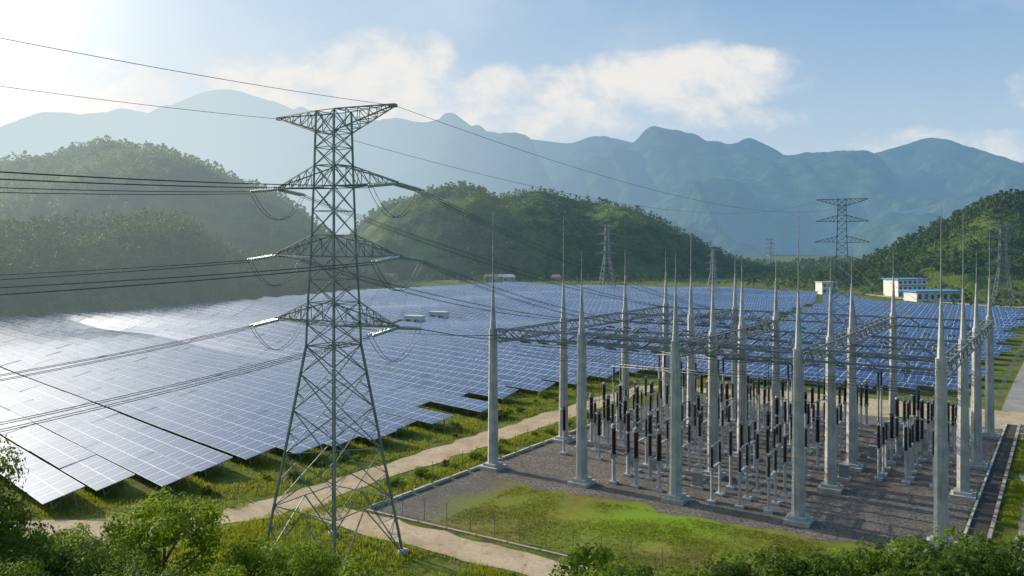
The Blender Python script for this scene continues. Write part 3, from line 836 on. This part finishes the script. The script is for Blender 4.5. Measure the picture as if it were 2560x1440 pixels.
def building(name, loc, rz, w, dp, h, storeys, nwin, wall, roofm, label, cat, flat=True, over=.5):
    prt = []
    mb = MB(); mb.box((0, 0, h/2), (w, dp, h)); prt.append(('wall', mb.mesh('wall', wall)))
    mb = MB()
    mb.box((0, 0, h+.2), (w+over*2, dp+over*2, .4))
    if not flat:
        W2, D2 = w/2+over, dp/2+over
        mb.add([(-W2, -D2, h+.41), (W2, -D2, h+.41), (W2, D2, h+.41), (-W2, D2, h+.41), (-W2*.7, 0, h+2.2), (W2*.7, 0, h+2.2)],
               [(0, 1, 5, 4), (2, 3, 4, 5), (1, 2, 5), (3, 0, 4)])
    prt.append(('roof', mb.mesh('roof', roofm)))
    sh = h/storeys
    for k in range(storeys):
        for i in range(nwin):
            x = -w/2 + w*(i+.5)/nwin
            mb = MB(); mb.box((x, -dp/2-.03, sh*(k+.55)), (w/nwin*.5, .1, sh*.42)); prt.append(('window', mb.mesh('window', M_win)))
    if storeys > 1:
        mb = MB()
        for k in range(1, storeys): mb.box((0, -dp/2-.35, sh*k), (w+.4, .7, .35))
        prt.append(('balcony', mb.mesh('balcony', M_blue if storeys == 3 else wall)))
    mb = MB(); mb.box((w*.32, -dp/2-.05, min(1.05, h*.4)), (1.1, .12, min(2.1, h*.8))); prt.append(('door', mb.mesh('door', M_blue)))
    place(name, prt, TR(loc, rz), label, cat)
for cx, cy in cabins[:2]:
    building('inverter_cabin', (cx, cy, gz(cx, cy)), -.4, 6, 2.8, 2.9, 1, 2, M_white, M_white, 'small white inverter cabin among solar panels', 'cabin', over=.1)
building('office_building', (W(2262, 0, 385).x, 385, -.5), .25, 16, 10, 8.6, 3, 6, M_cream, M_blue, 'three storey cream building with blue balconies and roof', 'building', over=.8)
building('low_building', (W(2330, 0, 352).x, 352, -.5), .15, 21, 9, 4.8, 1, 7, M_white, M_blue, 'long low white building with flat blue edged roof', 'building', over=1.2)
building('utility_building', (W(2066, 0, 400).x, 400, 0), .1, 8, 7, 5.8, 2, 3, M_white, M_muted, 'small white two storey block beside trees', 'building', over=.3)
for px, d, w, rm in ((935, 530, 8, M_muted), (975, 545, 9, M_redroof), (1230, 540, 10, M_redroof), (1265, 530, 12, M_muted), (1390, 535, 6, M_redroof)):
    building('village_house', (W(px, 0, d).x, d, 0), random.uniform(-.3, .3), w, 7, random.uniform(2.4, 3.0), 1, 3, M_muted, rm, 'low pale house at the foot of wooded hills' if rm is M_muted else 'low house with reddish roof below wooded hills', 'house', flat=False)

# ------------------------------------------------------------ hills
def hill(name, data, mat, treeh, nu=120, nv=40, amp=4., freq=.02, label='', back=1.0, seed=0, prof=.75, footz=-2., gully=0.0, gf=.002, kind='structure', sm_w=3):
    D = np.array(data, float)
    pxs = np.linspace(D[0, 0], D[-1, 0], nu)
    def sm(col):
        return np.interp(pxs, D[:, 0], D[:, col])
    ry = sm(1); df = sm(2); dr = sm(3)
    uu = (pxs-1280)/F
    zr = CAMZ + (610-ry)/F*dr - treeh
    g = np.exp(-np.arange(-3*sm_w, 3*sm_w+1)**2/(2.*sm_w*sm_w)); g /= g.sum()
    zr = np.convolve(np.pad(zr, 3*sm_w, mode='edge'), g, mode='valid')
    verts = np.zeros((nv*2-1, nu, 3))
    for j in range(nv*2-1):
        v = j/(nv-1)
        if v <= 1:
            d = df + (dr-df)*v; z = footz + (zr-footz)*np.sin(v*math.pi/2)**prof
        else:
            w = v-1; d = dr + (dr-df)*w*back; z = footz + (zr-footz)*np.cos(w*math.pi/2)
        xx = uu*d if v <= 1 else uu*dr + uu*(d-dr)*.3
        att = math.sin(min(v, 1)*math.pi)**.7 if v < 1 else 0.0
        for i in range(nu):
            p = Vector((xx[i]*freq, d[i]*freq, seed*7.3))
            n1 = mnoise.fractal(p, .9, 2.1, 5)
            zz = n1*amp*(.12 + att)
            if gully and att > 0:
                g_ = mnoise.fractal(Vector((xx[i]*gf, d[i]*gf*.35, seed*3.1)), 1.1, 2.1, 4)
                zz -= gully*(g_*g_/(abs(g_)+.12))*att*1.6 - gully*.2*att
            verts[j, i] = (xx[i], d[i], z[i] + zz)
    ny_ = nv*2-1
    idx = np.arange(nu*ny_).reshape(ny_, nu)
    Fc = np.stack([idx[:-1, :-1], idx[:-1, 1:], idx[1:, 1:], idx[1:, :-1]], -1).reshape(-1, 4)
    link(name, npmesh(name, verts.reshape(-1, 3), Fc, mat, smooth=True), label=label, cat='hill' if 'hill' in name else 'mountain', kind=kind)
    return verts, nv

def leafcloud(ncl, nl, R, H, zc, size, seed, flat=.75, trunk=0.0, cone=0.0):
    r = np.random.default_rng(seed)
    d = r.normal(size=(ncl, 3)); d /= np.linalg.norm(d, axis=1)[:, None]
    c = d*(r.uniform(.2, 1, (ncl, 1))**.5)*np.array([R, R, H]); 
    if cone: c[:, :2] *= (1 - cone*np.clip(c[:, 2:3]/H*.5 + .5, 0, 1))
    c[:, 2] += zc
    cr = r.uniform(.2, .42, ncl)*R
    off = r.normal(size=(ncl, nl, 3)); off /= np.linalg.norm(off, axis=2)[..., None]
    nrm = off.copy()
    off = off*(r.uniform(.15, 1, (ncl, nl, 1))**.45)*cr[:, None, None]; off[..., 2] *= flat
    P = (c[:, None] + off).reshape(-1, 3)
    nn = nrm.reshape(-1, 3) + r.normal(size=P.shape)*.45 + np.array([0, 0, .35]); nn /= np.linalg.norm(nn, axis=1)[:, None]
    t = np.cross(nn, r.normal(size=P.shape)); t /= np.linalg.norm(t, axis=1)[:, None]
    b = np.cross(nn, t)
    s = size*r.uniform(.55, 1.35, (len(P), 1))
    Q = np.stack([P - t*s, P - b*s*.5, P + t*s, P + b*s*.5], 1).reshape(-1, 3)
    if trunk:
        w = trunk
        tv = np.array([(-w, 0, -1), (w, 0, -1), (w*.5, 0, zc), (-w*.5, 0, zc), (0, -w, -1), (0, w, -1), (0, w*.5, zc), (0, -w*.5, zc)])
        Q = np.concatenate([Q, tv])
    return Q
protos = [leafcloud(8, 11, 2.9, 3.0, 4.6, .74, 50+i, trunk=.2) for i in range(4)] + \
         [leafcloud(9, 10, 2.1, 4.0, 5.4, .68, 60+i, trunk=.2, cone=.5) for i in range(2)] + \
         [leafcloud(5, 11, 2.6, 1.5, 1.5, .62, 70+i) for i in range(2)]
def merge_trees(name, pts, scales, kinds, mat, label):
    Vs = []; r = np.random.default_rng(len(pts))
    for k in range(len(protos)):
        m_ = kinds == k
        if not m_.any(): continue
        P = pts[m_]; S = scales[m_]; a = r.uniform(0, 6.28, len(P))
        c, s = np.cos(a), np.sin(a); T = protos[k]
        X = (T[None, :, 0]*c[:, None] - T[None, :, 1]*s[:, None])*S[:, None] + P[:, None, 0]
        Y = (T[None, :, 0]*s[:, None] + T[None, :, 1]*c[:, None])*S[:, None] + P[:, None, 1]
        Z = T[None, :, 2]*(S*r.uniform(.85, 1.25, len(P)))[:, None] + P[:, None, 2]
        Vs.append(np.stack([X, Y, Z], -1).reshape(-1, 3))
    V = np.concatenate(Vs); Fc = np.arange(len(V)).reshape(-1, 4)
    link(name, npmesh(name, V, Fc, mat), label=label, cat='forest', kind='stuff')
def scatter(verts, nv, n, vmin=0.0, vmax=1.05, ridge=.15, seed=0, cl=.02, thr=-.15):
    r = np.random.default_rng(seed); out = []
    ny_, nu, _ = verts.shape
    while len(out) < n:
        i = r.uniform(0, nu-1.01)
        v = r.uniform(.93, 1.03) if r.random() < ridge else r.uniform(vmin, vmax)
        j = v*(nv-1); i0 = int(i); j0 = int(min(j, ny_-2)); fi = i-i0; fj = j-j0
        p = (verts[j0, i0]*(1-fi)*(1-fj) + verts[j0, i0+1]*fi*(1-fj) + verts[j0+1, i0]*(1-fi)*fj + verts[j0+1, i0+1]*fi*fj)
        if v < .9 and mnoise.noise(Vector(p)*cl) < thr and r.random() < .85: continue
        out.append(p)
    return np.array(out)
def kindsel(n, seed, shrub=.3):
    r = np.random.default_rng(seed)
    return np.where(r.random(n) < shrub, r.integers(6, 8, n), r.integers(0, 6, n))

hl1 = [(-250, 470, 400, 640), (0, 405, 400, 640), (120, 392, 400, 640), (200, 365, 400, 640), (260, 350, 400, 640), (400, 360, 400, 640), (500, 402, 410, 640), (600, 446, 420, 640), (700, 490, 430, 640), (780, 545, 440, 640), (860, 600, 450, 640), (960, 660, 460, 640)]
v1, n1 = hill('hill', hl1, M_hill, 5, 150, 40, 10, .012, 'broad wooded hill in sunlit haze', seed=1)
p = scatter(v1, n1, 3200, .1, 1.02, .12, 1, .014, -.02); merge_trees('forest', p, .28 + .62*RNG.random(len(p))**1.8, kindsel(len(p), 1), M_forest, 'dense broadleaf forest covering a hazy hill')
hl2 = [(-250, 580, 235, 300), (0, 562, 262, 330), (200, 548, 283, 350), (330, 545, 295, 362), (400, 528, 302, 370), (480, 542, 315, 385), (560, 605, 335, 400), (640, 645, 352, 410), (760, 672, 390, 440), (900, 690, 440, 480), (980, 705, 460, 490)]
v2, n2 = hill('hill', hl2, M_hill, 4, 130, 30, 5, .03, 'low dark wooded hill edging the solar field', seed=2, sm_w=2)
p = scatter(v2, n2, 2400, .02, 1.03, .1, 2, .03, -.1); merge_trees('forest', p, .26 + .65*RNG.random(len(p))**1.6, kindsel(len(p), 2, .4), M_forest_near, 'dark trees and shrubs on a low hillside')
hl3 = [(840, 620, 560, 700), (890, 560, 555, 700), (950, 510, 550, 700), (1020, 488, 550, 700), (1100, 464, 550, 700), (1180, 458, 550, 700), (1250, 487, 550, 700), (1350, 464, 550, 700), (1450, 492, 550, 700), (1550, 508, 560, 700), (1650, 550, 570, 700), (1750, 600, 580, 700), (1850, 645, 590, 700), (1960, 675, 600, 700)]
v3, n3 = hill('hill', hl3, M_hill, 3, 170, 40, 14, .011, 'rounded green hill with wooded crest', seed=3, sm_w=2)
p = scatter(v3, n3, 2900, .02, 1.02, .14, 3, .014, .06); merge_trees('forest', p, .24 + .50*RNG.random(len(p))**1.6, kindsel(len(p), 3, .45), M_forest, 'mixed woodland covering a rounded green hill')
hl4 = [(2040, 700, 450, 540), (2140, 660, 430, 530), (2200, 630, 415, 520), (2300, 582, 400, 500), (2400, 532, 385, 490), (2480, 492, 370, 480), (2560, 488, 360, 470), (2760, 470, 330, 450)]
v4, n4 = hill('hill', hl4, M_hill, 5, 90, 34, 6, .02, 'steep dark green wooded hillside', seed=4)
p = scatter(v4, n4, 2200, .10, 1.02, .12, 4, .03, -.35); merge_trees('forest', p, .35 + .6*RNG.random(len(p))**1.4, kindsel(len(p), 4, .3), M_forest_near, 'dense dark woodland on a steep hillside')
hl5 = [(1640, 668, 620, 900), (1760, 655, 620, 900), (1860, 650, 620, 900), (1960, 657, 620, 900), (2060, 648, 600, 880), (2160, 652, 560, 800), (2260, 665, 540, 760)]
v5, n5 = hill('hill', hl5, M_hill, 5, 60, 20, 2, .02, 'low wooded rise closing the end of the valley', seed=5, sm_w=2)
p = scatter(v5, n5, 900, .0, 1.02, .1, 5, .03, -.4); merge_trees('forest', p, RNG.uniform(.5, 1.1, len(p)), kindsel(len(p), 5, .2), M_forest_near, 'dark woodland closing the end of the valley')
def belt(px0, px1, d0, d1, n, seed):
    r = np.random.default_rng(seed); out = []
    while len(out) < n:
        px = r.uniform(px0, px1); d = r.uniform(d0, d1); x = (px-1280)/F*d
        if inside(x, d): continue
        out.append((x, d, gz(x, d)))
    return np.array(out)
bp = np.concatenate([belt(900, 2250, 500, 560, 460, 5), belt(1850, 2250, 430, 640, 420, 6), belt(-150, 900, 262, 400, 240, 7), belt(2150, 2700, 390, 430, 140, 8), belt(2380, 2700, 300, 350, 80, 9)])
merge_trees('tree_belt', bp, RNG.uniform(.3, .8, len(bp)), kindsel(len(bp), 9, .5), M_forest_near, 'belt of small trees along the edge of the valley')

m1 = [(-500, 450, 4500, 7500), (-200, 390, 4500, 7500), (0, 334, 4500, 7500), (60, 305, 4500, 7500), (120, 292, 4500, 7500), (230, 289, 4500, 7500), (310, 284, 4500, 7500), (355, 296, 4500, 7500), (430, 272, 4500, 7500), (500, 250, 4500, 7500), (580, 243, 4500, 7500), (640, 262, 4500, 7500), (720, 271, 4500, 7500), (800, 290, 4500, 7500), (1000, 330, 4500, 7500), (1300, 420, 4500, 7500)]
hill('mountain', m1, M_mount, 0, 220, 40, 40, .0012, 'pale distant mountain ridge fading into haze', seed=11, footz=-60, gully=260, gf=.0012, prof=1.1, sm_w=2)
m2 = [(560, 470, 2600, 4600), (700, 400, 2600, 4600), (800, 350, 2600, 4600), (880, 318, 2600, 4600), (960, 303, 2600, 4600), (1040, 309, 2600, 4600), (1075, 306, 2600, 4600), (1120, 290, 2600, 4600), (1180, 324, 2600, 4600), (1260, 340, 2600, 4600), (1350, 350, 2600, 4600), (1430, 360, 2600, 4600), (1480, 338, 2600, 4600), (1540, 346, 2600, 4600), (1600, 362, 2600, 4600), (1640, 341, 2500, 4500), (1700, 363, 2500, 4400), (1760, 385, 2400, 4300), (1830, 399, 2300, 4200), (1875, 376, 2300, 4100), (1950, 408, 2200, 4000), (2100, 402, 2100, 3900), (2200, 400, 2000, 3800), (2320, 375, 1900, 3700), (2380, 384, 1900, 3600), (2460, 410, 1800, 3500), (2560, 450, 1700, 3400), (2750, 520, 1700, 3200)]
hill('mountain', m2, M_mount, 0, 320, 80, 30, .0016, 'long blue mountain ridge with forested spurs', seed=12, footz=-40, gully=300, gf=.0018, prof=1.1, sm_w=2)
m3 = [(1380, 660, 1500, 2500), (1500, 590, 1500, 2500), (1600, 530, 1500, 2500), (1680, 480, 1500, 2500), (1740, 456, 1500, 2500), (1800, 455, 1500, 2500), (1860, 478, 1500, 2500), (1930, 515, 1500, 2500), (2010, 548, 1500, 2500), (2100, 575, 1500, 2500), (2200, 610, 1500, 2500), (2300, 660, 1500, 2500)]
hill('mountain', m3, M_spur, 0, 150, 60, 22, .003, 'blue green mountain spur below the main ridge', seed=17, footz=-20, gully=140, gf=.0045, prof=1.3, sm_w=5)
m4 = [(2380, 470, 7000, 9500), (2500, 425, 7000, 9500), (2570, 405, 7000, 9500), (2800, 360, 7000, 9500)]
hill('mountain', m4, M_mount, 0, 60, 20, 30, .001, 'very distant pale mountain', seed=14, footz=-60)
m5 = [(1980, 640, 1300, 2200), (2080, 605, 1300, 2200), (2180, 565, 1300, 2200), (2280, 525, 1300, 2200), (2400, 500, 1300, 2200), (2520, 505, 1300, 2200), (2700, 480, 1300, 2200)]
hill('mountain', m5, M_spur, 0, 110, 50, 20, .004, 'green lower slope of the blue mountain', seed=21, footz=-20, gully=120, gf=.0045, prof=1.2, sm_w=5)

# ------------------------------------------------------------ foreground trees and shrubs
def crown_mesh(seed, ncl, nl, R, H, zc, size, mat):
    Q = leafcloud(ncl, nl, R, H, zc, size, seed, flat=.8)
    return npmesh('crown', Q, np.arange(len(Q)).reshape(-1, 4), mat)
def trunk_mesh(seed, h, r0, nb, R):
    rr = random.Random(seed); mb = MB(); pts = [Vector((0, 0, -.6))]
    for i in range(1, 6): pts.append(Vector((rr.uniform(-.12, .12)*i*.6, rr.uniform(-.12, .12)*i*.6, h*i/5)))
    mb.tube(pts, [r0*(1-.14*i) for i in range(6)], 8)
    for b in range(nb):
        k = rr.randint(1, 4); p = pts[k]; a = rr.uniform(0, 6.28); L = R*rr.uniform(.5, .9)
        m_ = p + Vector((math.cos(a)*L*.5, math.sin(a)*L*.5, L*.35)); e = p + Vector((math.cos(a)*L, math.sin(a)*L, L*.8))
        mb.tube([p, m_, e], [r0*.45, r0*.3, r0*.12], 6)
    return mb.mesh('trunk', M_bark, True)
TREES = [(crown_mesh(100+i, 52, 230, 2.6, 2.4, 4.2, .092, (M_leafA, M_leafB, M_leafA, M_leafB)[i % 4]), trunk_mesh(i, 4.6, .17, 9, 2.6)) for i in range(4)]
SHRUBS = [(crown_mesh(200+i, 34, 210, 1.7, 1.1, 1.1, .078, (M_leafA, M_leafB, M_leafA, M_leafB)[i % 4]), trunk_mesh(20+i, 1.6, .07, 8, 1.4)) for i in range(4)]
def plant(kind, px, d, topy, i, wf=1.0):
    x = (px-1280)/F*d; z0 = gz(x, d); zt = CAMZ + (610-topy)/F*d
    H = max(1.0, zt - z0); cm, tm = (TREES if kind == 't' else SHRUBS)[i % 4]
    nat = 6.9 if kind == 't' else 2.5
    s = H/nat
    m_ = Matrix.Translation((x, d, z0)) @ Matrix.Rotation(random.uniform(0, 6.28), 4, 'Z') @ Matrix.Diagonal((s*wf, s*wf, s, 1))
    if kind == 't':
        place('broadleaf_tree', [('trunk', tm), ('crown', cm)], m_, 'small leafy green tree growing on the grassy slope', 'tree', 'trees on the slope')
    else:
        place('shrub', [('trunk', tm), ('crown', cm)], m_, 'low bushy green shrub on the grassy slope', 'shrub', 'shrubs on the slope')
tl = [('t', -50, 40, 1090, 1, .55), ('t', -70, 37, 1220, 3, .8), ('t', 90, 36, 1345, 1, .9), ('t', 230, 36, 1360, 3, 1.0), ('t', 410, 46, 1225, 0, .98),
      ('t', 660, 46, 1316, 2, .85), ('t', 755, 43, 1348, 0, .9), ('t', 560, 37, 1405, 2, 1), ('t', 30, 32, 1385, 3, .9), ('t', 340, 33, 1405, 1, 1),
      ('s', 800, 45, 1385, 0, 1), ('s', 1500, 50, 1368, 0, 1), ('s', 1450, 47, 1410, 1, 1), ('s', 1550, 46, 1405, 2, .9), ('s', 1760, 50, 1410, 2, 1), ('s', 1850, 47, 1410, 1, 1.1),
      ('s', 1930, 50, 1372, 0, 1), ('s', 2020, 48, 1380, 3, 1), ('s', 2110, 50, 1385, 2, 1), ('s', 2190, 49, 1360, 0, 1), ('s', 2270, 47, 1365, 1, 1), ('s', 2350, 50, 1325, 2, .9), ('s', 2410, 47, 1345, 3, 1),
      ('s', 2490, 46, 1410, 0, .9), ('s', 2560, 47, 1340, 1, 1), ('s', 60, 60, 1315, 1, 1), ('s', 160, 60, 1315, 2, 1), ('s', 290, 58, 1320, 3, 1.1)]
for i, (k, px, d, ty, vi, wf) in enumerate(tl): plant(k, px, d, ty, vi, wf)
rs = random.Random(5)
for i in range(40):   # scattered scrub between the track and the solar field
    v = ST(rs.uniform(-18, -12.5), rs.uniform(-26, 40)) if i < 26 else ST(rs.uniform(-5.8, -3.4), rs.uniform(-14, 30))
    cm, tm = SHRUBS[rs.randint(0, 3)]; s = rs.uniform(.18, .5)
    place('shrub', [('trunk', tm), ('crown', cm)], Matrix.Translation((v.x, v.y, gz(v.x, v.y))) @ Matrix.Rotation(rs.uniform(0, 6), 4, 'Z') @ Matrix.Scale(s, 4), 'small scrubby bush in rough grass by the track', 'shrub', 'scrub beside the track')

# ------------------------------------------------------------ grass
def grass(n, fn, h0, h1, seed, name, mat, label):
    r = np.random.default_rng(seed); P = []
    while len(P) < n:
        s, t = fn(r); v = ST(s, t); 
        if v.y < 40 or abs(v.x) > .7*v.y: continue
        if s < -9 and segd(v.x, v.y, (-52, 71), (-33, 70)) < 2.6: continue
        if s < -9 and segd(v.x, v.y, (-33, 70), xy(-11, -27)) < 2.6: continue
        if mnoise.noise(Vector((v.x*.25, v.y*.25, seed))) < r.uniform(-.4, .35): continue
        P.append((v.x, v.y, gz(v.x, v.y)))
    P = np.array(P); V = []
    for k in range(4):
        a = r.uniform(0, 6.28, n); h = r.uniform(h0, h1, n); w = r.uniform(.02, .05, n); ln = r.uniform(.05, .25, n)
        jx = r.normal(0, .12, n); jy = r.normal(0, .12, n)
        c, s = np.cos(a), np.sin(a); bx = P[:, 0]+jx; by = P[:, 1]+jy; z = P[:, 2]
        V.append(np.stack([np.stack([bx-c*w, by-s*w, z-.03], -1), np.stack([bx+c*w, by+s*w, z-.03], -1),
                           np.stack([bx+c*w*.3 - s*ln, by+s*w*.3 + c*ln, z+h], -1), np.stack([bx-c*w*.3 - s*ln, by-s*w*.3 + c*ln, z+h], -1)], 1).reshape(-1, 3))
    V = np.concatenate(V); link(name, npmesh(name, V, np.arange(len(V)).reshape(-1, 4), mat), label=label, cat='grass', kind='stuff')
def f_strip(r):
    return (r.uniform(-30, -11.8) if r.random() < .6 else r.uniform(-6, -2)), r.uniform(-40, 62)
grass(20000, f_strip, .12, .4, 3, 'grass', M_grassblade, 'rough tall grass beside the dirt track')
grass(13000, lambda r: (r.uniform(-8, 45), r.uniform(-40, -23.0)), .12, .4, 4, 'grass', M_grassblade, 'rough grass on the slope below the pylon')
grass(9000, lambda r: (r.uniform(6, 44), r.uniform(-17, -4)), .05, .16, 5, 'grass', M_grassblade, 'sparse short grass inside the fenced yard')
grass(4000, lambda r: (r.uniform(47.6, 48.8) if r.random() < .5 else r.uniform(55.8, 60), r.uniform(-15, 50)), .1, .35, 6, 'grass', M_grassblade, 'grass verge beside the drainage channel')
